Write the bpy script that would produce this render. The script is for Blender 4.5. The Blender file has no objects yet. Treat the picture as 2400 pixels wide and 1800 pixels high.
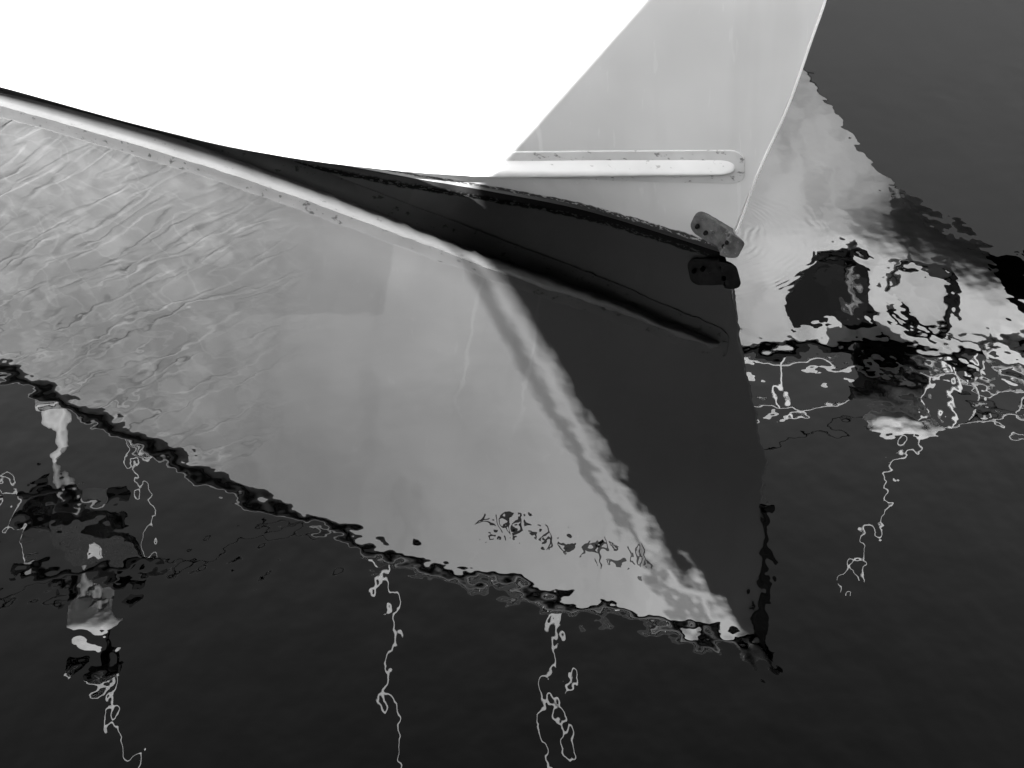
import bpy, bmesh, math, random
import numpy as np
from mathutils import Vector, Matrix, noise
random.seed(7)
sc = bpy.context.scene
R = math.radians

# ------------------------------------------------------------------ camera, sky, sun, exposure
cam_d = bpy.data.cameras.new('camera')
cam = bpy.data.objects.new('camera', cam_d)
sc.collection.objects.link(cam)
cam.location = (0, 0, 3.0)
cam.rotation_euler = (R(54), 0, 0)
cam_d.sensor_width = 36
cam_d.lens = 58.5
cam_d.clip_start = 0.05
cam_d.clip_end = 3000
sc.camera = cam

SUN = Vector((0.12, -0.82, 0.56)).normalized()
w = bpy.data.worlds.new('World'); sc.world = w; w.use_nodes = True
nt = w.node_tree; nt.nodes.clear()
out = nt.nodes.new('ShaderNodeOutputWorld'); bg = nt.nodes.new('ShaderNodeBackground')
sky = nt.nodes.new('ShaderNodeTexSky'); sky.sky_type = 'NISHITA'; sky.sun_disc = False
sky.sun_elevation = math.asin(SUN.z); sky.sun_rotation = math.atan2(SUN.x, SUN.y)
sky.dust_density = 0.5; sky.air_density = 1.0
bw = nt.nodes.new('ShaderNodeRGBToBW')          # the photograph is black and white
bg.inputs['Strength'].default_value = 0.05
nt.links.new(sky.outputs[0], bw.inputs[0]); tc = nt.nodes.new('ShaderNodeTexCoord'); sx = nt.nodes.new('ShaderNodeSeparateXYZ')
nt.links.new(tc.outputs['Generated'], sx.inputs[0])
mr = nt.nodes.new('ShaderNodeMapRange'); mr.interpolation_type = 'SMOOTHSTEP'     # clear sky deepens steadily overhead
for k, v_ in ((1, 0.45), (2, 0.90), (3, 1.30), (4, 0.40)): mr.inputs[k].default_value = v_
nt.links.new(sx.outputs[2], mr.inputs[0])
ml = nt.nodes.new('ShaderNodeMath'); ml.operation = 'MULTIPLY'
nt.links.new(bw.outputs[0], ml.inputs[0]); nt.links.new(mr.outputs[0], ml.inputs[1]); nt.links.new(ml.outputs[0], bg.inputs[0])
nt.links.new(bg.outputs[0], out.inputs[0])
sd = bpy.data.lights.new('sun', 'SUN'); sd.energy = 5.0; sd.angle = R(0.5); sd.color = (1, 1, 1)
so = bpy.data.objects.new('sun', sd); sc.collection.objects.link(so)
so.rotation_euler = SUN.to_track_quat('Z', 'Y').to_euler()
sc.view_settings.view_transform = 'Standard'; sc.view_settings.look = 'None'
sc.view_settings.gamma = 1; sc.view_settings.use_curve_mapping = False
sc.view_settings.exposure = 3.5
sc.cycles.max_bounces = 8; sc.cycles.caustics_reflective = True; sc.cycles.sample_clamp_indirect = 1.5; sc.cycles.caustics_refractive = False

# ------------------------------------------------------------------ helpers
def link(o, parent=None):
    sc.collection.objects.link(o)
    if parent: o.parent = parent
    return o
def tag(o, label=None, cat=None, group=None, kind=None):
    if label: o['label'] = label
    if cat: o['category'] = cat
    if group: o['group'] = group
    if kind: o['kind'] = kind
    return o
def empty(name, loc, rz=0):
    o = bpy.data.objects.new(name, None); o.location = loc; o.rotation_euler = (0, 0, rz)
    return link(o)
class MB:
    def __init__(s): s.v = []; s.f = []
    def add(s, vs, fs):
        n = len(s.v); s.v += [tuple(v) for v in vs]; s.f += [tuple(i + n for i in f) for f in fs]; return s
    def box(s, c, d, rot=None):
        c = Vector(c); vs = []
        for z in (-1, 1):
            for x, y in ((-1, -1), (1, -1), (1, 1), (-1, 1)):
                p = Vector((x * d[0] / 2, y * d[1] / 2, z * d[2] / 2))
                if rot: p = rot @ p
                vs.append(c + p)
        return s.add(vs, [(3, 2, 1, 0), (4, 5, 6, 7), (0, 1, 5, 4), (1, 2, 6, 5), (2, 3, 7, 6), (3, 0, 4, 7)])
    def grid(s, rows, close_u=False, close_v=False, flip=False):
        nu = len(rows); nv = len(rows[0]); fs = []
        for i in range(nu if close_u else nu - 1):
            for j in range(nv if close_v else nv - 1):
                a = i * nv + j; b = i * nv + (j + 1) % nv
                c = ((i + 1) % nu) * nv + (j + 1) % nv; d = ((i + 1) % nu) * nv + j
                fs.append((a, d, c, b) if flip else (a, b, c, d))
        return s.add([p for r in rows for p in r], fs)
    def tube(s, pts, r, n=8, cap=True):
        pts = [Vector(p) for p in pts]; rows = []; prev = None
        for i, p in enumerate(pts):
            t = (pts[min(i + 1, len(pts) - 1)] - pts[max(i - 1, 0)]).normalized()
            if prev is None:
                a = t.cross(Vector((0, 0, 1)))
                if a.length < 1e-3: a = t.cross(Vector((1, 0, 0)))
            else: a = prev - t * prev.dot(t)
            a.normalize(); b = t.cross(a); prev = a
            rr = r[i] if isinstance(r, (list, tuple)) else r
            rows.append([p + (a * math.cos(2 * math.pi * k / n) + b * math.sin(2 * math.pi * k / n)) * rr for k in range(n)])
        base = len(s.v); s.grid(rows, close_v=True)
        if cap:
            s.f.append(tuple(base + k for k in range(n)))
            s.f.append(tuple(base + (len(rows) - 1) * n + k for k in reversed(range(n))))
        return s
    def build(s, name, mat, parent=None, smooth=True, angle=40):
        me = bpy.data.meshes.new(name); me.from_pydata(s.v, [], s.f)
        bm = bmesh.new(); bm.from_mesh(me); bmesh.ops.recalc_face_normals(bm, faces=bm.faces)
        if smooth:
            for f in bm.faces: f.smooth = True
            for e in bm.edges:
                if len(e.link_faces) == 2 and e.calc_face_angle(0) > R(angle): e.smooth = False
        bm.to_mesh(me); bm.free()
        me.materials.append(mat)
        return link(bpy.data.objects.new(name, me), parent)
def lerp(a, b, t): return a + (b - a) * t
def curve(pts):
    """smooth monotone-ish interpolation through (x, y) control points"""
    xs = np.array([p[0] for p in pts], float); ys = np.array([p[1] for p in pts], float)
    h = np.diff(xs); dl = np.diff(ys) / h; m = np.zeros_like(xs)
    m[0] = dl[0]; m[-1] = dl[-1]
    for i in range(1, len(xs) - 1):
        m[i] = 0 if dl[i - 1] * dl[i] <= 0 else 3 * (h[i - 1] + h[i]) / ((2 * h[i] + h[i - 1]) / dl[i - 1] + (h[i] + 2 * h[i - 1]) / dl[i])
    def f(x):
        if x <= xs[0]: return float(ys[0] + m[0] * (x - xs[0]))
        if x >= xs[-1]: return float(ys[-1] + m[-1] * (x - xs[-1]))
        i = int(np.searchsorted(xs, x) - 1); t = (x - xs[i]) / h[i]
        return float((2*t**3 - 3*t*t + 1) * ys[i] + (t**3 - 2*t*t + t) * h[i] * m[i] + (-2*t**3 + 3*t*t) * ys[i+1] + (t**3 - t*t) * h[i] * m[i+1])
    return f

# ------------------------------------------------------------------ materials (all neutral greys: the photograph is black and white)
class Mat:
    def __init__(s, name, col=0.5, rough=0.5, metal=0.0, ior=1.5, coat=0.0):
        s.m = bpy.data.materials.new(name); s.m.use_nodes = True; s.t = s.m.node_tree
        s.b = s.t.nodes['Principled BSDF']
        s.b.inputs['Base Color'].default_value = (col, col, col, 1); s.b.inputs['Roughness'].default_value = rough
        s.b.inputs['Metallic'].default_value = metal; s.b.inputs['IOR'].default_value = ior
        s.b.inputs['Coat Weight'].default_value = coat
    def n(s, typ, **kw):
        nd = s.t.nodes.new('ShaderNode' + typ)
        for k, v in kw.items():
            if k in nd.inputs: s.put(nd.inputs[k], v)
            else: setattr(nd, k, v)
        return nd
    def put(s, inp, v):
        if isinstance(v, bpy.types.NodeSocket): s.t.links.new(v, inp)
        else: inp.default_value = v
    def coord(s): return s.n('TexCoord').outputs['Object']
    def noise(s, scale, detail=3, vec=None, rough=0.5, dist=0.0, stretch=None):
        vec = vec or s.coord()
        if stretch:
            mp = s.n('Mapping'); mp.inputs['Scale'].default_value = stretch[0]
            if len(stretch) > 1: mp.inputs['Rotation'].default_value = stretch[1]
            s.t.links.new(vec, mp.inputs[0]); vec = mp.outputs[0]
        nd = s.n('TexNoise', Scale=scale, Detail=detail, Roughness=rough, Distortion=dist); s.put(nd.inputs['Vector'], vec)
        return nd.outputs[0]
    def math(s, op, a, b=0.0, clamp=False):
        nd = s.t.nodes.new('ShaderNodeMath'); nd.operation = op; nd.use_clamp = clamp
        s.put(nd.inputs[0], a); s.put(nd.inputs[1], b); return nd.outputs[0]
    def rng(s, v, a, b, c=0.0, d=1.0, smooth=True):
        nd = s.n('MapRange'); nd.interpolation_type = 'SMOOTHSTEP' if smooth else 'LINEAR'
        for i, x in enumerate((v, a, b, c, d)): s.put(nd.inputs[i], x)
        return nd.outputs[0]
    def mixv(s, f, a, b):
        nd = s.n('Mix'); nd.data_type = 'FLOAT'
        s.put(nd.inputs[0], f); s.put(nd.inputs[2], a); s.put(nd.inputs[3], b); return nd.outputs[0]
    def col(s, v): s.t.links.new(v, s.b.inputs['Base Color'])
    def bump(s, h, dist=1.0, strength=1.0):
        nd = s.n('Bump', Strength=strength, Distance=dist, Height=h); s.t.links.new(nd.outputs[0], s.b.inputs['Normal'])

def simple(name, col, rough=0.5, metal=0.0, var=0.12, scale=6, bump=0.0):
    m = Mat(name, col, rough, metal)
    m.col(m.rng(m.noise(scale, 4), 0.3, 0.7, col * (1 - var), col * (1 + var)))
    if bump: m.bump(m.noise(scale * 12, 3), bump, 1.0)
    return m.m

def hull_paint():
    m = Mat('white_hull_paint', 0.78, 0.5, coat=0.0)
    co = m.coord(); sep = m.n('SeparateXYZ'); m.t.links.new(co, sep.inputs[0])
    x, y, z = sep.outputs
    # soft mottling, vertical run-off streaks and rippling water light painted into the gelcoat colour
    mott = m.rng(m.noise(1.7, 3), 0.3, 0.7, 0.60, 0.72)
    runs = m.rng(m.noise(1.0, 2, stretch=((9, 9, 0.35),)), 0.50, 0.72, 1.0, 0.93)
    thin = m.rng(m.noise(1.0, 3, stretch=((38, 38, 0.8),)), 0.66, 0.72, 1.0, 1.06)
    causticm = m.rng(x, -2.1, -1.3, 1.0, 0.0)
    n1 = m.noise(3.4, 2, dist=0.9, stretch=((1.0, 1.0, 2.2), (0, R(-38), 0)))
    ridge = m.math('ABSOLUTE', m.math('SUBTRACT', n1, 0.5))
    caustic = m.rng(ridge, 0.0, 0.035, 1.0, 0.0)
    sc2 = m.rng(m.noise(5.5, 3, dist=0.6, stretch=((1.0, 1.0, 1.8), (0, R(-38), 0))), 0.46, 0.66, 0.0, 1.0)
    sa = m.math('MULTIPLY', m.math('ADD', m.math('MULTIPLY', caustic, 0.10), m.math('MULTIPLY', sc2, 0.13)), causticm)
    base = m.math('MULTIPLY', m.math('MULTIPLY', mott, runs), thin)
    base = m.math('ADD', m.math('MULTIPLY', base, m.mixv(causticm, 1.0, 0.93)), sa, clamp=True)
    # a slightly greyer patch with a crisp edge, and two hairline runs
    pm = m.math('MULTIPLY', m.rng(x, -1.98, -1.90), m.rng(x, -1.19, -1.175, 1.0, 0.0))
    top = m.math('ADD', m.math('MULTIPLY', x, -0.20), 0.235)
    pm = m.math('MULTIPLY', pm, m.rng(m.math('SUBTRACT', z, top), -0.008, 0.008, 1.0, 0.0))
    base = m.math('MULTIPLY', base, m.mixv(pm, 1.0, 0.86))
    wob = m.math('MULTIPLY', m.math('SUBTRACT', m.noise(5, 3), 0.5), 0.05)
    for hx in (-0.84, -0.62):
        ln = m.rng(m.math('ABSOLUTE', m.math('ADD', m.math('SUBTRACT', x, hx), wob)), 0.002, 0.010, 1.0, 0.0)
        ln = m.math('MULTIPLY', ln, m.math('MULTIPLY', m.rng(z, 0.2, 0.3), m.rng(z, 0.6, 0.95, 1.0, 0.0)))
        base = m.math('MULTIPLY', base, m.mixv(ln, 1.0, 1.13))
    # grime: antifouling below a ragged edge, dark forward, specks above it
    edge = m.math('ADD', z, m.math('MULTIPLY', m.math('SUBTRACT', m.noise(26, 4), 0.5), 0.016))
    above = m.rng(edge, 0.030, 0.036)
    speck = m.rng(m.noise(70, 2, stretch=((1, 1, 2.5),)), 0.55, 0.62, 0.03, 0.40)
    band = m.rng(edge, 0.012, 0.022, 0.0, 1.0)
    dark = m.mixv(band, m.rng(x, -1.9, -0.4, 0.6, 0.02), speck)  # paler aft: sunlight thrown up by the water, painted into the colour
    film = m.rng(z, 0.03, 0.16, 0.90, 1.0)
    m.col(m.mixv(above, dark, m.math('MULTIPLY', base, film)))
    th = R(34)
    u = m.math('SUBTRACT', m.math('MULTIPLY', x, math.cos(th)), m.math('MULTIPLY', z, math.sin(th)))
    v = m.math('ADD', m.math('MULTIPLY', x, math.sin(th)), m.math('MULTIPLY', z, math.cos(th)))
    cb = m.n('CombineXYZ'); m.put(cb.inputs[0], m.math('MULTIPLY', u, 1.5)); m.put(cb.inputs[1], m.math('MULTIPLY', v, 7.5))
    nz = m.noise(1.6, 2.2, vec=cb.outputs[0], dist=0.5)
    ridge = m.rng(m.math('ABSOLUTE', m.math('SUBTRACT', nz, 0.5)), 0.0, 0.10, 1.0, 0.0)
    relief = m.math('MULTIPLY', m.math('ADD', m.math('MULTIPLY', ridge, 0.0011), m.math('MULTIPLY', nz, 0.0034)), causticm)  # ridges shaped to imitate rippling light off the water
    m.bump(m.math('ADD', relief, m.math('MULTIPLY', m.noise(2.2, 2), 0.003)), 1.0, 1.0)
    return m.m
M = {}
M['hull'] = hull_paint()
def strake_paint():
    m = Mat('white_strake_paint', 0.8, 0.3)
    sp = m.rng(m.noise(30, 3, stretch=((1, 1, 2),)), 0.66, 0.74, 1.0, 0.6)
    m.col(m.math('MULTIPLY', m.rng(m.noise(5, 3), 0.3, 0.7, 0.60, 0.70), sp)); return m.m
M['strake'] = strake_paint()
def pad_paint():
    m = Mat('strake_pad_paint', 0.72, 0.45)
    sp = m.rng(m.noise(34, 4, stretch=((1, 1, 1.6),)), 0.60, 0.70, 1.0, 0.35)
    m.col(m.math('MULTIPLY', m.rng(m.noise(9, 3), 0.3, 0.7, 0.54, 0.62), sp)); return m.m
M['pad'] = pad_paint()
M['rubber'] = simple('black_rubber', 0.03, 0.5, scale=9)
M['iron'] = None
def iron():
    m = Mat('weathered_dark_metal', 0.1, 0.5, 0.1)
    b = m.rng(m.noise(28, 5, rough=0.6), 0.3, 0.7, 0.055, 0.15)
    sp = m.rng(m.noise(120, 2), 0.64, 0.72, 1.0, 2.2)
    m.col(m.math('MULTIPLY', b, sp)); m.bump(m.noise(60, 4), 0.002, 0.7); return m.m
M['iron'] = iron()
M['steel'] = simple('brushed_steel', 0.6, 0.28, 0.9, scale=5)
M['black'] = simple('black_paint', 0.006, 0.7)
M['black'].node_tree.nodes['Principled BSDF'].inputs['Specular IOR Level'].default_value = 0.15
M['ink'] = simple('black_lettering', 0.02, 0.4)
M['deck'] = simple('deck_paint', 0.5, 0.7, scale=30, bump=0.002)
M['white'] = simple('white_paint', 0.78, 0.35)
M['grey'] = simple('grey_paint', 0.25, 0.7)
M['greyl'] = simple('light_grey_paint', 0.55, 0.6)
M['rope'] = simple('rope_white', 0.62, 0.8, scale=60, bump=0.003)
M['cable'] = simple('cable_dark', 0.03, 0.5)
M['canvas'] = simple('dark_canvas', 0.04, 0.85, scale=12, bump=0.01)
M['sail'] = simple('sail_cloth', 0.7, 0.8, scale=14, bump=0.01)
M['concrete'] = simple('quay_concrete', 0.3, 0.9, scale=4, bump=0.02)
M['wood'] = simple('weathered_boards', 0.14, 0.8, scale=5, bump=0.01)
M['slate'] = simple('dark_roofing', 0.06, 0.8, scale=8, bump=0.02)
M['woods'] = simple('dark_woods', 0.022, 0.95, var=0.06, scale=0.1)
M['glass'] = simple('dark_glass', 0.01, 0.05)
M['bright'] = simple('bright_plate', 0.7, 0.5)

# ------------------------------------------------------------------ water
AMP = 1.35
def water():
    m = Mat('harbour_water', 0.0, 0.0, ior=1.333)
    co = m.coord()
    h1 = m.noise(7.0, 0.6, vec=co, rough=0.4, stretch=((1.1, 0.62, 1.0), (0, 0, R(8))))
    h2 = m.noise(17.0, 0.8, vec=co, rough=0.4, stretch=((1.0, 0.75, 1.0), (0, 0, R(-15))))
    h3 = m.noise(3.2, 1.0, vec=co, rough=0.4)
    calm = m.rng(m.noise(0.55, 1, vec=co), 0.35, 0.65, 0.65, 1.15)
    h = m.math('ADD', m.math('MULTIPLY', h1, 1.7e-3), m.math('MULTIPLY', h2, 7.5e-4))
    h = m.math('ADD', h, m.math('MULTIPLY', m.noise(36.0, 0.5, vec=co, rough=0.4), 0.8e-4))
    sep = m.n('SeparateXYZ'); m.t.links.new(co, sep.inputs[0])
    lee = m.math('MAXIMUM', m.rng(sep.outputs[1], 4.9, 3.7, 0.35, 1.0), m.rng(sep.outputs[0], 0.75, 1.25, 0.0, 0.85))
    h = m.math('MULTIPLY', h, lee)
    h = m.math('ADD', m.math('MULTIPLY', h, calm), m.math('MULTIPLY', h3, 6e-4))
    # fine capillary rings round the stem
    sep = m.n('SeparateXYZ'); m.t.links.new(co, sep.inputs[0])
    dx = m.math('SUBTRACT', sep.outputs[0], 0.66); dy = m.math('SUBTRACT', sep.outputs[1], 5.02)
    dd = m.math('SQRT', m.math('ADD', m.math('MULTIPLY', dx, dx), m.math('MULTIPLY', dy, dy)))
    dd = m.math('ADD', dd, m.math('MULTIPLY', m.noise(5, 2, vec=co), 0.13))
    ring = m.math('SINE', m.math('MULTIPLY', dd, 2 * math.pi / 0.026))
    fall = m.math('MULTIPLY', m.rng(dd, 0.25, 0.6, 1.0, 0.0), m.rng(sep.outputs[0], 0.60, 0.75, 0.0, 1.0))
    h = m.math('ADD', h, m.math('MULTIPLY', m.math('MULTIPLY', ring, fall), m.math('MULTIPLY', m.rng(m.noise(7, 1, vec=co), 0.4, 0.65, 0.2, 1.0), 7.5e-5)))
    m.bump(m.math('MULTIPLY', h, AMP), 1.0, 1.0)
    return m.m
M['water'] = water()
wb = MB()
wb.grid([[(x, y, 0) for x in (-1500, -60, 0, 60, 1500)] for y in (-1500, -60, 0, 60, 1500)])
wo = wb.build('water', M['water'], smooth=False); wo['kind'] = 'structure'
for p in wo.data.polygons:
    p.use_smooth = False
if wo.data.polygons[0].normal.z < 0: wo.data.flip_normals()

# ------------------------------------------------------------------ the boat whose bow fills the picture
A = R(36)
B0 = Vector((0.73048, 4.89132, 0))
boat = empty('motor_boat', B0, -A)       # local +X forward, +Y port, z up; s is measured aft from the stem foot
tag(boat, 'large white hulled boat with bow pointing right, its spray strake just above the water', 'boat')
SL = 8.2
stem_s = curve([(-0.4, 0.5), (-0.12, 0.10), (0, 0.0), (0.36, -0.10), (0.62, -0.18), (0.85, -0.232), (1.0, -0.265), (1.34, -0.307), (1.72, -0.31), (2.0, -0.31)])
z_str = curve([(-0.4, 0.40), (-0.03, 0.334), (0.4, 0.248), (0.81, 0.172), (1.25, 0.105), (1.63, 0.062), (2.05, 0.034), (2.5, 0.026), (3.0, 0.027), (5, 0.03), (9, 0.03)])
z_sh = curve([(-0.31, 1.73), (-0.08, 1.62), (0.22, 1.52), (0.65, 1.42), (1.02, 1.335), (1.86, 1.205), (2.87, 1.10), (4.5, 1.0), (9, 0.98)])
b_sh = curve([(-0.31, 0.0), (-0.08, 0.15), (0.22, 0.345), (0.65, 0.575), (1.02, 0.76), (1.86, 0.935), (2.87, 1.03), (4.5, 1.22), (6, 1.28), (9, 1.2)])
b_wl = curve([(0.0, 0.0), (0.25, 0.012), (0.5, 0.03), (0.93, 0.13), (1.19, 0.21), (1.89, 0.39), (3.0, 0.57), (4.5, 0.85), (6, 1.0), (9, 1.05)])
b_bt = curve([(-0.01, 0.0), (0.25, 0.016), (0.5, 0.04), (0.93, 0.15), (1.19, 0.235), (1.89, 0.41), (3.0, 0.585), (4.5, 0.87), (6, 1.02), (9, 1.07)])
b_st = curve([(-0.10, 0.0), (-0.03, 0.02), (0.4, 0.135), (0.81, 0.26), (1.25, 0.35), (1.84, 0.45), (2.5, 0.54), (3.0, 0.605), (4.5, 0.90), (6, 1.05), (9, 1.1)])
NT = 90
taus = [SL * (i / NT) ** 1.6 for i in range(NT + 1)]
def half_station(tau):
    """points (s, b, z) from the keel up to the sheer for one station"""
    row = []
    def fit(f, z, s0ref):
        # rescale b-curve so that it starts at zero exactly on the stem
        s = stem_s(z) + tau
        return s, max(0.0, f(s0ref + tau)) if tau > 0 else 0.0
    zk = -0.35
    row.append((stem_s(zk) + tau, 0.0, zk))
    s, b = fit(b_wl, -0.12, 0.0); row.append((stem_s(-0.12) + tau, b * 0.75, -0.12))
    s, b = fit(b_wl, 0, 0.0); row.append((s, b, 0.0))
    s = stem_s(0.035) + tau; row.append((s, max(0, b_bt(s)) if tau > 0 else 0, min(0.035, z_str(s) + 0.004)))
    s = stem_s(0.36) + tau; zc = z_str(s) + 0.022; ss = stem_s(zc) + tau
    zc = z_str(ss) + 0.022
    bs = max(0, b_st(ss)) if tau > 0 else 0
    row.append((ss, bs, zc))
    s1 = -0.31 + tau; z1 = z_sh(s1); b1 = b_sh(s1) if tau > 0 else 0
    K = 9
    for k in range(1, K + 1):
        u = k / K
        z = lerp(zc, z1, u); s = stem_s(z) + tau if tau < 1.5 else lerp(ss, s1, u)
        if 1.0 < tau < 1.5: s = lerp(stem_s(z) + tau, lerp(ss, s1, u), (tau - 1) / .5)
        elif tau <= 1.0: s = stem_s(z) + tau
        b = lerp(bs, b1, u) - 0.035 * math.sin(math.pi * u) * min(1, tau / 0.6) * max(0, 1 - tau / 5) + 0.05 * math.sin(math.pi * u) * min(1, max(0, tau - 2.5) / 3)
        row.append((s, max(b, 0.0), z))
    return row
stations = [half_station(t) for t in taus]
def L(s, b, z, side=1): return (-s, -b * side, z)     # side 1 = starboard
hm = MB()
for side in (1, -1):
    hm.grid([[L(*p, side) for p in row] for row in stations])
# transom
row = stations[-1]
nv = len(row)
hm.add([L(*p, 1) for p in row] + [L(*p, -1) for p in row], [(k, k + 1, nv + k + 1, nv + k) for k in range(nv - 1)])
hull = hm.build('hull', M['hull'], boat, angle=50)
bm = bmesh.new(); bm.from_mesh(hull.data); bmesh.ops.remove_doubles(bm, verts=bm.verts, dist=1e-5)
bmesh.ops.dissolve_degenerate(bm, edges=bm.edges, dist=1e-6); bmesh.ops.recalc_face_normals(bm, faces=bm.faces)
for f in bm.faces: f.smooth = True
bm.to_mesh(hull.data); bm.free()

SS = np.array([[p[0] for p in r] for r in stations]); BB = np.array([[p[1] for p in r] for r in stations]); ZZ = np.array([[p[2] for p in r] for r in stations])
def hb(s, z):
    """half breadth of the hull surface at (s aft, z)"""
    prof_s = []; prof_b = []
    for i in range(len(stations)):
        zi = ZZ[i]
        prof_s.append(np.interp(z, zi, SS[i])); prof_b.append(np.interp(z, zi, BB[i]))
    return float(np.interp(s, prof_s, prof_b))
def hp(s, z, off=0.0, side=1):
    b = hb(s, z); e = 0.01
    ds = (hb(s + e, z) - b) / e; dz = (hb(s, z + e) - b) / e
    n = Vector((-ds, 1, -dz)).normalized()           # outward in (s, b, z)
    q = Vector((s, b, z)) + n * off
    return Vector(L(q.x, q.y, q.z, side))

# spray strakes with their base pads
def sweep_strake(side):
    s0, s1 = -0.025, 7.9
    N = 150; ss = [s0 + (s1 - s0) * (i / N) ** 1.5 for i in range(N + 1)]
    prof = [(0.050, -0.004), (0.046, 0.004), (0.018, 0.030), (0.009, 0.037), (0.003, 0.040), (-0.002, 0.037), (-0.004, 0.026), (-0.006, 0.010), (-0.007, -0.004)]
    pad = [(0.080, -0.004), (0.077, 0.0045), (0.050, 0.006), (-0.020, 0.006), (-0.052, 0.0045), (-0.055, -0.004)]
    r1 = []; r2 = []
    for s in ss:
        e = min(1.0, max(0.0, (s - s0) / 0.05)); e = math.sqrt(max(0, 1 - (1 - e) ** 2))
        zc = z_str(s) + 0.014
        r1.append([hp(s, zc + dz * 0.82 * (0.35 + 0.65 * e), o * e if o > 0 else o, side) for dz, o in prof])
        sp = s - 0.028 if s < 0.3 else s - 0.028 * max(0, 1 - (s - .3))
        low = -min(0.055, max(0.0, zc - 0.005))
        ef = 0.45 + 0.55 * e
        r2.append([hp(sp, zc + max(dz, low) * ef, o, side) for dz, o in pad])
    a = MB().grid(r1); a.f.append(tuple(range(len(prof)))); a.f.append(tuple(len(a.v) - 1 - k for k in range(len(prof))))
    o1 = a.build('spray_strake', M['strake'], boat, angle=60)
    b = MB().grid(r2); b.f.append(tuple(range(len(pad))))
    b.build('strake_pad', M['pad'], o1, angle=60)
for side in (1, -1): sweep_strake(side)

# rub rails: a half-round rubber moulding along both sheers
def sheer_pt(s, side, db=0.0, dz=0.0): return Vector(L(s, max(0, b_sh(s)) + db, z_sh(s) + dz, side))
rs = [-0.31 + 8.2 * (i / 110) ** 1.5 for i in range(111)]
for side in (1, -1):
    rows = []
    for s in rs:
        db = 0.0
        c = sheer_pt(s, side, 0, 0)
        prof = [(-0.004, 0.018), (0.012, 0.018), (0.017, 0.010), (0.019, 0.0), (0.017, -0.012), (0.012, -0.020), (0.002, -0.024), (-0.010, -0.020)]
        rows.append([c + Vector((0, -side * a, z)) for a, z in prof])
    m = MB().grid(rows); m.build('rub_rail', M['rubber'], boat, angle=70)
    ins = [[sheer_pt(s, side, a, z) for a, z in ((0.017, 0.006), (0.022, 0.004), (0.022, -0.004), (0.017, -0.006))] for s in rs]
    MB().grid(ins).build('rail_insert', M['grey'], boat, angle=70)
# deck
rows = []
for s in rs:
    b = max(0.0, b_sh(s)); rows.append([Vector((-s, y * b, z_sh(s) + 0.006 + 0.03 * (1 - y * y))) for y in (-1, -.6, -.2, .2, .6, 1)])
MB().grid(rows).build('deck', M['deck'], boat)
# toe rails
for side in (1, -1):
    MB().tube([sheer_pt(s, side, -0.05, 0.035) for s in rs if s > -0.2], 0.014, 6).build('toe_rail', M['steel'], boat)
# stem head fitting with roller, and bow fender pad on the stem
sf = MB().box((0.25, 0, 1.75), (0.18, 0.07, 0.022)).box((0.31, 0.036, 1.735), (0.12, 0.010, 0.07)).box((0.31, -0.036, 1.735), (0.12, 0.010, 0.07))
sfo = sf.build('stem_head_plate', M['iron'], boat, smooth=False)
MB().tube([(0.345, -0.034, 1.735), (0.345, 0, 1.735), (0.345, 0.034, 1.735)], [0.028, 0.018, 0.028], 14).build('roller', M['black'], sfo)
MB().tube([(-stem_s(z) + 0.008, 0, z) for z in np.linspace(1.0, 1.72, 14)], [0.009 + 0.0012 * k + (0.012 if k in (10, 11) else 0) for k in range(14)], 8).build('stem_band', M['rubber'], boat)
# stem bead: fine moulded line down the stem
MB().tube([(-stem_s(z) + 0.001, 0, z) for z in np.linspace(0.06, 1.0, 30)], 0.0045, 8).build('stem_bead', M['white'], boat)

# bow plate wrapped round the foot of the stem
def plate_pt(u, v, off):
    # u along the plate (aft positive), v across; the plate tilts down towards the stem
    ang = R(20); s = 0.004 + u * math.cos(ang) - v * math.sin(ang); z = 0.066 + u * math.sin(ang) + v * math.cos(ang)
    st = stem_s(z); arc = s
    if arc >= st + 0.012: return hp(arc, z, off, 1)
    d = (st + 0.012) - arc                      # round the nose
    t = min(1, d / 0.085)
    c = Vector((-(st + 0.012), 0, z))
    rad = 0.016 + off
    return c + Vector((math.sin(t * math.pi * .8) * rad * 2.1 + d * .25, -math.cos(t * math.pi * .8) * rad, 0))
def rr(cu, cv, hu, hv, r, n=6):
    pts = []
    for (sx, sy, a0) in ((1, 1, 0), (-1, 1, 90), (-1, -1, 180), (1, -1, 270)):
        for k in range(n + 1):
            a = R(a0 + 90 * k / n); pts.append((cu + sx * (hu - r) + r * math.cos(a), cv + sy * (hv - r) + r * math.sin(a)))
    return pts
def plate(cu, cv, hu, hv, r, o0, o1):
    m = MB(); ring = rr(cu, cv, hu, hv, r); rows = []
    for k, (f, o) in enumerate([(1.0, o0), (1.0, o1 - 0.003), (0.97, o1), (0.75, o1), (0.5, o1), (0.25, o1), (0.02, o1)]):
        rows.append([plate_pt(cu + (u - cu) * f, cv + (v - cv) * f, o) for u, v in ring])
    return m.grid(rows, close_v=True)
pl = plate(0.040, 0.000, 0.084, 0.050, 0.034, -0.004, 0.013).build('bow_plate', M['iron'], boat, angle=60)
MB().add(*(lambda P: (P.v, P.f))(plate(-0.020, 0.000, 0.026, 0.051, 0.025, 0.010, 0.020))).build('plate_lug', M['iron'], pl, angle=60)
for u, v in ((0.098, -0.008), (0.062, -0.014), (-0.020, 0.014), (-0.016, -0.018)):
    m = MB(); c = plate_pt(u, v, 0.013); q = plate_pt(u, v, 0.028 if u > 0 else 0.030)
    m.tube([c, c + (q - c) * .7, q], [0.0075, 0.0075, 0.005], 10); m.build('bolt', M['black'], pl)
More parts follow.
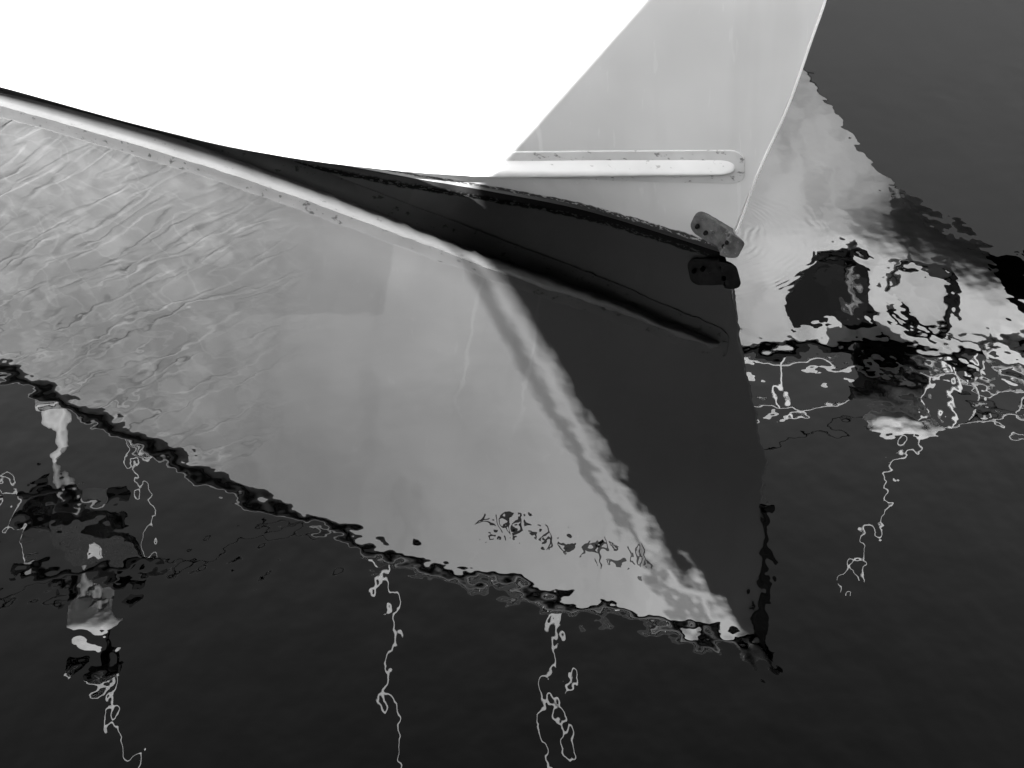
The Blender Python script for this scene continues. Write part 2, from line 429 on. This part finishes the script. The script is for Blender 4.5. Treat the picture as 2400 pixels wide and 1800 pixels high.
ey = MB().tube([plate_pt(-0.02, 0.036, 0.012) + Vector((math.sin(a) * .012, 0, math.cos(a) * .014)) for a in np.linspace(-2.0, 2.0, 12)], 0.004, 6).build('eye', M['iron'], pl)

# ------------------------------------------------------------------ name on the starboard bow
def lettering(text, s_aft, s_fwd, z_aft, z_fwd, height, parent):
    cu = bpy.data.curves.new('lettering', 'FONT'); cu.body = text; cu.size = 1; cu.shear = 0.28; cu.resolution_u = 3
    cu.space_character = 1.25; cu.offset = 0.006
    ob = bpy.data.objects.new('lettering_source', cu); sc.collection.objects.link(ob)
    bpy.context.view_layer.update()
    me = bpy.data.meshes.new_from_object(ob.evaluated_get(bpy.context.evaluated_depsgraph_get()))
    bpy.data.objects.remove(ob, do_unlink=True)
    bm = bmesh.new(); bm.from_mesh(me)
    bmesh.ops.subdivide_edges(bm, edges=[e for e in bm.edges if e.calc_length() > .25], cuts=2)
    bm.verts.index_update(); bm.faces.index_update()
    xs = [v.co.x for v in bm.verts]; x0, x1 = min(xs), max(xs)
    for v in bm.verts:
        u = (v.co.x - x0) / (x1 - x0); h = v.co.y * height / 0.7
        v.co = hp(lerp(s_aft, s_fwd, u), lerp(z_aft, z_fwd, u) + h, 0.003)
    # every letter becomes a mesh of its own
    seen = set(); root = None
    for f0 in bm.faces:
        if f0.index in seen: continue
        comp = []; stack = [f0]; seen.add(f0.index)
        while stack:
            f = stack.pop(); comp.append(f)
            for v in f.verts:
                for g in v.link_faces:
                    if g.index not in seen: seen.add(g.index); stack.append(g)
        m = MB(); idx = {}
        for f in comp:
            for v in f.verts:
                if v.index not in idx: idx[v.index] = len(m.v); m.v.append(tuple(v.co))
            m.f.append(tuple(idx[v.index] for v in f.verts))
        m.build('letter', M['ink'], parent, smooth=False)
    bm.free(); bpy.data.meshes.remove(me)
lettering('Flossy & Hardy', 0.68, 0.06, 1.17, 1.28, 0.074, boat)

# ------------------------------------------------------------------ things on the boat's deck (seen in the water as reflections)
def P(s, b, z): return Vector((-s, -b, z))
# pulpit
pr = MB()
top = [P(1.9, 0.84, 1.30 + 0.42), P(1.2, 0.72, 1.86), P(0.6, 0.48, 1.97), P(0.1, 0.22, 2.06), P(-0.30, 0.06, 2.12), P(-0.42, -0.0, 2.13), P(-0.30, -0.06, 2.12), P(0.1, -0.22, 2.06), P(0.6, -0.48, 1.97), P(1.2, -0.72, 1.86), P(1.9, -0.84, 1.72)]
# (the photograph shows no pulpit in the reflection: a low grab rail is kept along the foredeck edge instead)
for side in (1, -1):
    g = MB().tube([sheer_pt(s, side, -0.03, 0.075) for s in np.linspace(-0.15, 1.1, 16)], 0.014, 6)
    for s in np.linspace(0.0, 1.05, 6): g.tube([sheer_pt(s, side, -0.03, 0.0), sheer_pt(s, side, -0.03, 0.075)], 0.007, 6)
    g.build('grab_rail', M['steel'], boat)
# cleats
for s, b in ((0.55, 0.3), (0.55, -0.3)):
    c = P(s, b, z_sh(s) + 0.05)
    MB().box(c, (0.04, 0.03, 0.05)).tube([c + Vector((-.1, 0, .03)), c + Vector((-.05, 0, .035)), c + Vector((.05, 0, .035)), c + Vector((.1, 0, .03))], [.006, .011, .011, .006], 8).build('cleat', M['steel'], boat)
# whips
for s, b, top in ((1.10, 0.62, 4.9), (0.42, 0.36, 4.9)):
    p = P(s, b, z_sh(s) + 0.02)
    MB().tube([p, p + Vector((0, 0, .12)), p + Vector((0, 0, .13)), Vector((p.x, p.y, top))], [0.018, 0.018, 0.008, 0.005], 8).build('rod_whip', M['white'], boat)
# cabin aft
cab = MB()
outl = [(4.0, 0.62), (4.6, 0.85), (7.4, 0.9)]
def cabin_ring(z, inset, sh=0.0):
    pts = [P(4.0 + sh + inset, 0.55 - inset, z), P(4.6 + sh + inset, 0.85 - inset, z), P(7.4 - inset, 0.85 - inset, z), P(7.4 - inset, -0.85 + inset, z), P(4.6 + sh + inset, -0.85 + inset, z), P(4.0 + sh + inset, -0.55 + inset, z)]
    return pts
cab.grid([cabin_ring(0.9, 0), cabin_ring(1.75, 0.05, .15), cabin_ring(2.05, 0.14, .5), cabin_ring(2.08, 0.3, .6)], close_v=True)
cab.add(cabin_ring(2.08, 0.3, .6), [(0, 1, 2, 3, 4, 5)])
cabo = cab.build('cabin', M['white'], boat, angle=20)
for side in (1, -1):
    for s in (5.1, 5.9, 6.7):
        MB().box(P(s, 0.818 * side, 1.55), (0.55, 0.02, 0.26)).build('window', M['glass'], cabo, smooth=False)

# ------------------------------------------------------------------ short radar mast on the boat
MA = boat.matrix_basis.copy()
def to_boat(p): return Matrix.LocRotScale(B0, Matrix.Rotation(-A, 3, 'Z'), None).inverted() @ Vector(p)
def wt(pts): return [to_boat(p) for p in pts]
mx, my = -2.27, 6.6
mast = MB().tube(wt([(mx, my, 1.0), (mx, my, 2.0), (mx, my, 3.0), (mx, my, 3.25)]), [0.05, 0.045, 0.04, 0.035], 14).build('mast', M['grey'], boat)
mcol = MB().tube(wt([(mx, my, 1.9), (mx + .01, my - .01, 2.20)]), 0.052, 14).build('mast_collar', M['greyl'], mast)
for z, hw, th in ((2.50, 0.30, 0.034), (2.72, 0.24, 0.03), (3.02, 0.40, 0.024)):
    MB().tube(wt([(mx - hw, my, z - .03), (mx, my - .06, z), (mx + hw, my, z - .03)]), th, 8).build('crossbar', M['black'], mast)
MB().add(wt([(mx - .22, my - .1, 2.58), (mx + .2, my - .1, 2.66), (mx + .34, my - .1, 2.92), (mx - .05, my - .1, 2.86),
             (mx - .22, my + .02, 2.58), (mx + .2, my + .02, 2.66), (mx + .34, my + .02, 2.92), (mx - .05, my + .02, 2.86)]),
         [(0, 1, 2, 3), (4, 5, 6, 7), (0, 1, 5, 4), (1, 2, 6, 5), (2, 3, 7, 6), (3, 0, 4, 7)]).build('speaker_horn', M['canvas'], mast)
for k, (dx, z, w_, h_, mt) in enumerate([(-.12, 2.36, .10, .07, 'black'), (.14, 2.44, .12, .05, 'grey'), (-.20, 2.62, .16, .06, 'black'), (.10, 2.78, .10, .09, 'greyl'), (-.26, 2.86, .12, .05, 'grey'), (.22, 3.08, .14, .06, 'black'), (-.10, 3.12, .09, .07, 'black'), (.0, 3.66, .26, .05, 'black'), (-.06, 3.78, .16, .04, 'greyl')]):
    m = MB(); c = Vector((mx + dx, my - .08, z)); q = Matrix.Rotation(R(-14 + 9 * (k % 4)), 3, 'Y')
    m.box(c, (w_, .07, h_), q).box(c + Vector((0, -.04, 0)), (w_ * .7, .02, h_ * .6), q)
    m.v = [tuple(to_boat(v)) for v in m.v]; m.build('deck_light' if mt != 'black' else 'loudhailer', M[mt], mast, smooth=False)
dome = MB().tube(wt([(mx, my, 3.24), (mx, my, 3.26), (mx, my, 3.30), (mx, my, 3.38), (mx, my, 3.46), (mx, my, 3.50)]), [0.03, 0.10, 0.135, 0.145, 0.11, 0.02], 18).build('radar_dome', M['bright'], mast)
MB().tube(wt([(mx + .02, my, 3.5), (mx + .03, my, 3.72)]), 0.03, 10).build('lamp_post', M['black'], mast)
MB().tube(wt([(mx + .03, my, 3.72), (mx + .05, my, 3.84)]), 0.035, 10).build('mast_lamp', M['greyl'], mast)
MB().tube(wt([(mx + .02, my, 3.84), (mx - .02, my, 4.9)]), 0.006, 6).build('antenna', M['white'], mast)
MB().tube(wt([(mx - .36, my, 3.0), (mx - .30, my, 2.5), (mx - .42, my, 2.0), (mx - .52, my, 1.6)]), 0.006, 6).build('halyard', M['rope'], mast)
MB().tube(wt([(mx + .36, my, 3.0), (mx + .38, my, 2.6), (mx + .30, my, 2.1), (mx + .33, my, 1.5)]), 0.004, 6).build('halyard', M['rope'], mast)

# white coil of rope on the side deck
coil = empty('rope_coil', B0 + Matrix.Rotation(-A, 3, 'Z') @ P(2.15, 0.83, z_sh(2.15) + 0.06))
tag(coil, 'white rope coil hung at the deck edge below the short mast', 'rope')
MB().tube([(math.cos(a) * (.1 + .01 * math.sin(a * 3.3)), math.sin(a) * (.09 + .012 * math.cos(a * 2.1)), .008 * a / 6.28 + .02) for a in np.linspace(0, 6.28 * 5, 120)], 0.009, 6).build('coil', M['rope'], coil)
MB().tube([(.1, 0, .03), (.12, -.05, .0), (.13, -.1, -.03)], 0.009, 6).build('rope_end', M['rope'], coil)

# ------------------------------------------------------------------ neighbouring yacht beyond the bow (reflected at the right)
YT = Vector((3.1, 7.95, 0)); YR = -R(36)
Y = empty('yacht', YT, YR)
tag(Y, 'white motor yacht with railed bow platform, mirrored in the water right of the nearest bow', 'boat')
Ym = Matrix.LocRotScale(YT, Matrix.Rotation(YR, 3, 'Z'), None)
y_stem = curve([(-0.3, -2.9), (0, -2.6), (1.23, -1.76), (1.45, -1.48), (1.75, -1.17), (1.92, -0.88), (2.04, -0.45), (2.16, -0.12), (2.6, 0.02)])
y_in = curve([(-0.3, -2.9), (0, -2.6), (1.23, -1.76), (1.9, -1.30), (2.6, -1.0)])
def y_half(x, z):
    d = y_stem(z) - x
    return 0.30 * (1 - math.exp(-max(0, d) / 0.32)) * min(1, .3 + z / 2.2) + max(0.0, 1.35 * (1 - math.exp(-max(0, y_in(z) - x) / 1.4)) * (0.50 + 0.20 * z))
def y_sheer(d): return 2.48 + 0.28 * (1 - math.exp(-d / 0.5)) - 0.02 * d
zs = [-0.3, 0, 0.18, 0.26, 0.5, 0.8, 1.1, 1.35, 1.6, 1.78, 1.88, 1.93, 1.98, 2.02, 2.06, 2.11, 2.16, 2.24, 2.36, 2.52]
hm = MB()
def yrow(d, side):
    r = []
    for k, z in enumerate(zs):
        zt = z if z < 2.16 else 2.16 + (z - 2.16) * (y_sheer(d) - 2.16) / 0.36
        x = y_stem(zt) - d; r.append((x, -side * y_half(x, zt), zt))
    return r
dls = [9.0 * (i / 50) ** 1.5 for i in range(51)]
for side in (1, -1): hm.grid([yrow(d, side) for d in dls])
hm.grid([yrow(9.0, 1), yrow(9.0, -1)])
def yacht_paint():
    m = Mat('yacht_topside_paint', 0.7, 0.3)
    sep = m.n('SeparateXYZ'); m.t.links.new(m.coord(), sep.inputs[0])
    boot = m.rng(m.math('ABSOLUTE', m.math('SUBTRACT', sep.outputs[2], 0.14)), 0.06, 0.065, 0.05, 1.0)
    st = m.rng(m.noise(1, 2, stretch=((6, 6, 0.4),)), 0.5, 0.7, 1.0, 0.8)
    m.col(m.math('MULTIPLY', m.math('MULTIPLY', m.rng(m.noise(1.4, 3), 0.3, 0.7, 0.42, 0.74), boot), st)); return m.m
M['yhull'] = yacht_paint()
hm.build('hull', M['yhull'], Y, angle=50)
rows = []
for d in dls:
    p = yrow(d, 1)[-1]; rows.append([(p[0], y * p[1], p[2] + 0.005 + .04 * (1 - y * y)) for y in (-1, -.5, 0, .5, 1)])
MB().grid(rows).build('deck', M['deck'], Y)
# bow platform with its anchor
MB().add([(x, y, z) for z in (2.50, 2.58) for x, y in ((-1.3, .30), (-0.35, .24), (0.02, .16), (0.10, 0), (0.02, -.16), (-0.35, -.24), (-1.3, -.30))],
         [tuple(range(7)), tuple(range(13, 6, -1))] + [(k, (k + 1) % 7, 7 + (k + 1) % 7, 7 + k) for k in range(7)]).build('bow_platform', M['white'], Y, smooth=False)
an = MB().tube([(0.20, -.05, 2.50), (0.10, -.22, 2.24), (-0.10, -.24, 2.02)], 0.03, 8)
an.add([(0.02, -.38, 2.16), (0.05, -.08, 2.10), (-.22, -.10, 1.92), (-.36, -.22, 1.90), (-.24, -.40, 1.96), (-.05, -.25, 1.98)], [(0, 5, 4), (5, 1, 2), (5, 2, 3), (5, 3, 4), (0, 1, 5)])
an.build('anchor', M['black'], Y)
MB().tube([(0.14, -.06, 2.54), (0.14, 0, 2.54), (0.14, .06, 2.54)], [.05, .03, .05], 12).build('roller', M['black'], Y)
for side in (1, -1):
    MB().tube([Vector(yrow(d, side)[-1]) for d in dls], 0.03, 8).build('toe_rail', M['black'], Y)
    for h in (0.0, 0.30):
        pts = [Vector((0.12, -side * 0.03, 2.68 + h)), Vector((-0.0, -side * 0.17, 2.67 + h)), Vector((-0.25, -side * .27, 2.66 + h))]
        pts += [Vector(yrow(d, side)[-1]) + Vector((0, side * .04, 0.14 + h)) for d in dls if 0.35 < d < 6]
        MB().tube(pts, 0.017, 6).build('guard_rail', M['bright'], Y)
    for p in (Vector((0.0, -side * .16, 2.5)), Vector((-0.25, -side * .24, 2.5))):
        MB().tube([p, Vector((p.x, p.y * 1.08, 2.88))], 0.015, 6).build('stanchion', M['bright'], Y)
    for d in (0.5, 1.4, 2.5, 3.7, 4.9, 5.8):
        p = Vector(yrow(d, side)[-1]) + Vector((0, side * .04, 0))
        MB().tube([p, p + Vector((0, 0, .44))], 0.015, 6).build('stanchion', M['bright'], Y)
def ylocal(x, z, off=0.0): return Vector((x, -y_half(x, z) - off, z))
# hawse pocket with a folding anchor on the side, and portlights
hc = ylocal(-1.42, 2.10); 
MB().add([ylocal(-1.14 + 1.25 * du, 2.40 + 1.1 * dv, o) for o in (0.004, 0.022) for du, dv in ((-.13, -.22), (.02, -.25), (.12, -.12), (.10, .04), (.17, .16), (.08, .22), (-.02, .12), (-.14, .17), (-.2, .0))],
         [tuple(range(9)), tuple(range(17, 8, -1))] + [(k, (k + 1) % 9, 9 + (k + 1) % 9, 9 + k) for k in range(9)]).build('hawse_plate', M['black'], Y, smooth=False)
MB().tube([ylocal(-1.08, 2.50, .03), ylocal(-1.14, 2.28, .06), ylocal(-1.12, 2.18, .05)], 0.03, 8).build('hawse_shackle', M['iron'], Y)
pan = [(-.17, -.14), (-.06, -.20), (.10, -.19), (.17, -.08), (.18, .08), (.12, .18), (-.02, .19), (-.13, .12), (-.19, .0)]
MB().add([ylocal(-0.68 + du, 2.31 + dv, o) for o in (0.004, 0.018) for du, dv in pan],
         [tuple(range(9)), tuple(range(17, 8, -1))] + [(k, (k + 1) % 9, 9 + (k + 1) % 9, 9 + k) for k in range(9)]).build('chafe_plate', M['greyl'], Y, smooth=False)
MB().tube([ylocal(-0.68 + 1.1 * du, 2.31 + 1.08 * dv, 0.02) for du, dv in pan[2:8]], 0.022, 8).build('chafe_rubber', M['black'], Y)
MB().tube([ylocal(-0.68 + 1.1 * du, 2.31 + 1.08 * dv, 0.02) for du, dv in (pan[8:] + pan[:2])], 0.008, 8).build('chafe_trim', M['black'], Y)
for x in (-3.0, -4.2, -5.4):
    c = ylocal(x, 1.7); n = (ylocal(x, 1.7, .02) - c)
    MB().tube([c, c + n * .9, c + n], [0.11, 0.11, 0.09], 18).build('portlight', M['black'], Y)
cr = MB()
def cring(z, i): return [(-3.2 - i, .5 - i * .4, z), (-3.9 - i * .6, 1.0 - i * .4, z), (-8.6, 1.05 - i * .4, z), (-8.6, -1.05 + i * .4, z), (-3.9 - i * .6, -1.0 + i * .4, z), (-3.2 - i, -.5 + i * .4, z)]
cr.grid([cring(2.5, 0), cring(3.2, .4), cring(3.28, .7)], close_v=True).add(cring(3.28, .7), [(0, 1, 2, 3, 4, 5)])
cro = cr.build('deckhouse', M['white'], Y, angle=20)
for x in (-5.0, -6.3, -7.6):
    for side in (1, -1): MB().box((x, side * .93, 2.86), (1.0, .06, .34)).build('window', M['glass'], cro, smooth=False)
# windlass, jackstaff
wi = MB().box((-0.98, 0, 2.90), (.3, .24, .22)).tube([(-.98, -.2, 2.95), (-.98, 0, 2.95), (-.98, .2, 2.95)], [.08, .05, .08], 12).build('windlass', M['black'], Y)
MB().tube([(-0.52, 0, 2.2), (-0.58, 0, 2.95), (-0.70, 0, 3.6), (-0.95, 0, 4.85)], [0.016, 0.013, .010, .006], 8).build('jackstaff', M['bright'], Y)
# white canvas bag lashed at the rail
sb = empty('canvas_bag', Ym @ Vector((-0.62, -0.42, 3.06)))
tag(sb, 'white canvas bag lashed on the bow rail of the yacht', 'bag')
MB().tube([(-.22, 0, .06), (-.18, 0, .05), (-.08, 0, .02), (.06, 0, -.01), (.15, 0, .02), (.2, 0, .03)], [.02, .09, .12, .13, .09, .02], 14).build('body', M['bright'], sb)
MB().tube([(0, 0, .12), (0, -.12, 0), (0, 0, -.13), (0, .12, 0), (0, 0, .12)], 0.008, 6).build('tie', M['rope'], sb)
# a rolled dark awning hangs below the bag
rb = empty('rolled_awning', Ym @ Vector((-0.70, -0.45, 2.86)))
tag(rb, 'dark rolled awning tied under the white bag on the yacht rail', 'awning')
MB().tube([(-.3, 0, .0), (-.28, 0, 0), (0, 0, -.02), (.2, 0, .01), (.22, 0, .01)], [.02, .085, .10, .085, .02], 12).build('roll', M['canvas'], rb)
MB().tube([(0, 0, .07), (0, -.075, -.02), (0, 0, -.1), (0, .075, -.02), (0, 0, .07)], 0.008, 6).build('tie', M['rope'], rb)

# overhead cable
cb = MB().tube([Vector((x, 12.0 - 0.01 * x, 6.95 - 0.245 * x + 0.0035 * (x - 3) ** 2)) for x in np.linspace(-26, 26, 70)], 0.028, 6).build('overhead_cable', M['cable'])
tag(cb, 'dark sagging cable over the water, mirrored faintly at the right', 'cable')

# ------------------------------------------------------------------ quay and boathouse on the photographer's side; the building is added to shade the bow
q = MB().box((0, -24.4, 0.1), (160, 50.6, 2.5)).build('quay', M['concrete'], smooth=False); q['kind'] = 'structure'
MB().box((0, 0.82, 1.42), (160, 0.36, 0.14)).build('quay_coping', M['concrete'], smooth=False)['kind'] = 'structure'
# gable: its left slope runs through Q1, Q2 so that its shadow falls on the bow
P1 = Vector((-0.106, 5.115, 0.172)); P2 = Vector((0.985, 4.77, 1.75))
def onwall(p, yw):
    t = (p.y - yw) / (-SUN.y); return p + SUN * t
YW = -1.2
Q1, Q2 = onwall(P1, YW), onwall(P2, YW)
slope = (Q2.z - Q1.z) / (Q2.x - Q1.x)
xr = Q2.x + 1.0; zr = Q2.z + slope * 1.0
xl = Q1.x - 0.25; zl = Q1.z - slope * 0.25
blocker = empty('boathouse', (xr, YW, 1.35))
tag(blocker, 'dark timber boathouse with steep gabled roof on the quay', 'building')
def S(p): return (p[0] - xr, p[1] - YW, p[2] - 1.35)
wl = xl + 0.22; zwl = zl + slope * 0.22 - 0.16; D = 7.0
rxr = 2 * xr - wl
NB = 16
for k in range(NB):
    xa = lerp(wl, rxr, k / NB); xb = lerp(wl, rxr, (k + 1) / NB) - 0.012
    def top(x): return zwl + slope * min(x - wl, rxr - x) + 0.02
    ya, yb = YW - 0.1, YW - 0.14
    ys = (YW - 0.10 - 0.006 * (k % 2), YW - 0.14)
    xm = (xa + xb) / 2
    prof = [(xa, 1.35), (xb, 1.35), (xb, top(xb)), (xa, top(xa))]
    MB().add([S((x, y, z)) for y in ys for x, z in prof], [(0, 1, 2, 3), (4, 5, 6, 7), (0, 1, 5, 4), (1, 2, 6, 5), (2, 3, 7, 6), (3, 0, 4, 7)]).build('plank', M['wood'], blocker, smooth=False)
for xx in (wl, rxr):
    MB().box(S((xx, YW - 0.15 - D / 2, (1.35 + zwl) / 2)), (0.06, D, zwl - 1.35)).build('wall', M['wood'], blocker, smooth=False)
MB().box(S((xr, YW - 0.19, 2.9)), (rxr - wl - .1, 0.05, 3.08)).build('wall', M['wood'], blocker, smooth=False)
for sgn in (-1, 1):
    x0, z0 = (xl, zl); x1, z1 = (xr, zr)
    if sgn > 0: x0 = 2 * xr - xl
    th = 0.12
    MB().add([S((x, y, z - t)) for y in (YW, YW - D - .4) for t in (0, th) for x, z in ((x0, z0), (x1, z1))],
             [(0, 1, 3, 2), (4, 5, 7, 6), (0, 1, 5, 4), (2, 3, 7, 6), (0, 2, 6, 4), (1, 3, 7, 5)]).build('roof', M['slate'], blocker, smooth=False)
# thin bar added just above the left roof slope to cast a shadow stripe
dr = Vector((xr - xl, 0, zr - zl)).normalized(); up = Vector((-dr.z, 0, dr.x))
MB().tube([S(Vector((xl, YW + 0.02, zl)) + up * 0.082 + dr * k * 0.5) for k in range(int((Vector((xr - xl, 0, zr - zl)).length) / 0.5))], 0.014, 8).build('roof_pipe', M['iron'], blocker)
for k in range(1, 6, 2):
    c = Vector((xl, YW + 0.0, zl)) + dr * k * 0.5
    MB().tube([S(c - up * .02), S(c + up * .09)], 0.007, 6).build('pipe_bracket', M['iron'], blocker)

# ------------------------------------------------------------------ dark unseen hillside added to darken the sky mirrored in the water
hv = []; nx_, ny_ = 90, 24
for j in range(ny_):
    row = []
    for i in range(nx_):
        x = -70 + 260 * i / (nx_ - 1); t = j / (ny_ - 1); y = 34 + 62 * t
        top = 0.60 * y + 1.0
        z = top * min(1.0, (t * 2.6) ** 0.8) if t < .4 else top
        fade = min(1, max(0.0, (x + 8) / 10.0)) * min(1, max(0, (190 - x) / 40))
        z = -2 + (z + 2) * fade * (0.98 + 0.02 * noise.noise(Vector((x * .05, y * .05, 1)))) + 0.5 * noise.noise(Vector((x * .5, y * .5, 3))) * fade
        if j == ny_ - 1: z = -2
        row.append((x, y, z))
    hv.append(row)
sky_blocker = MB().grid(hv).build('wooded_hill', M['woods'], smooth=True, angle=80); sky_blocker['kind'] = 'structure'
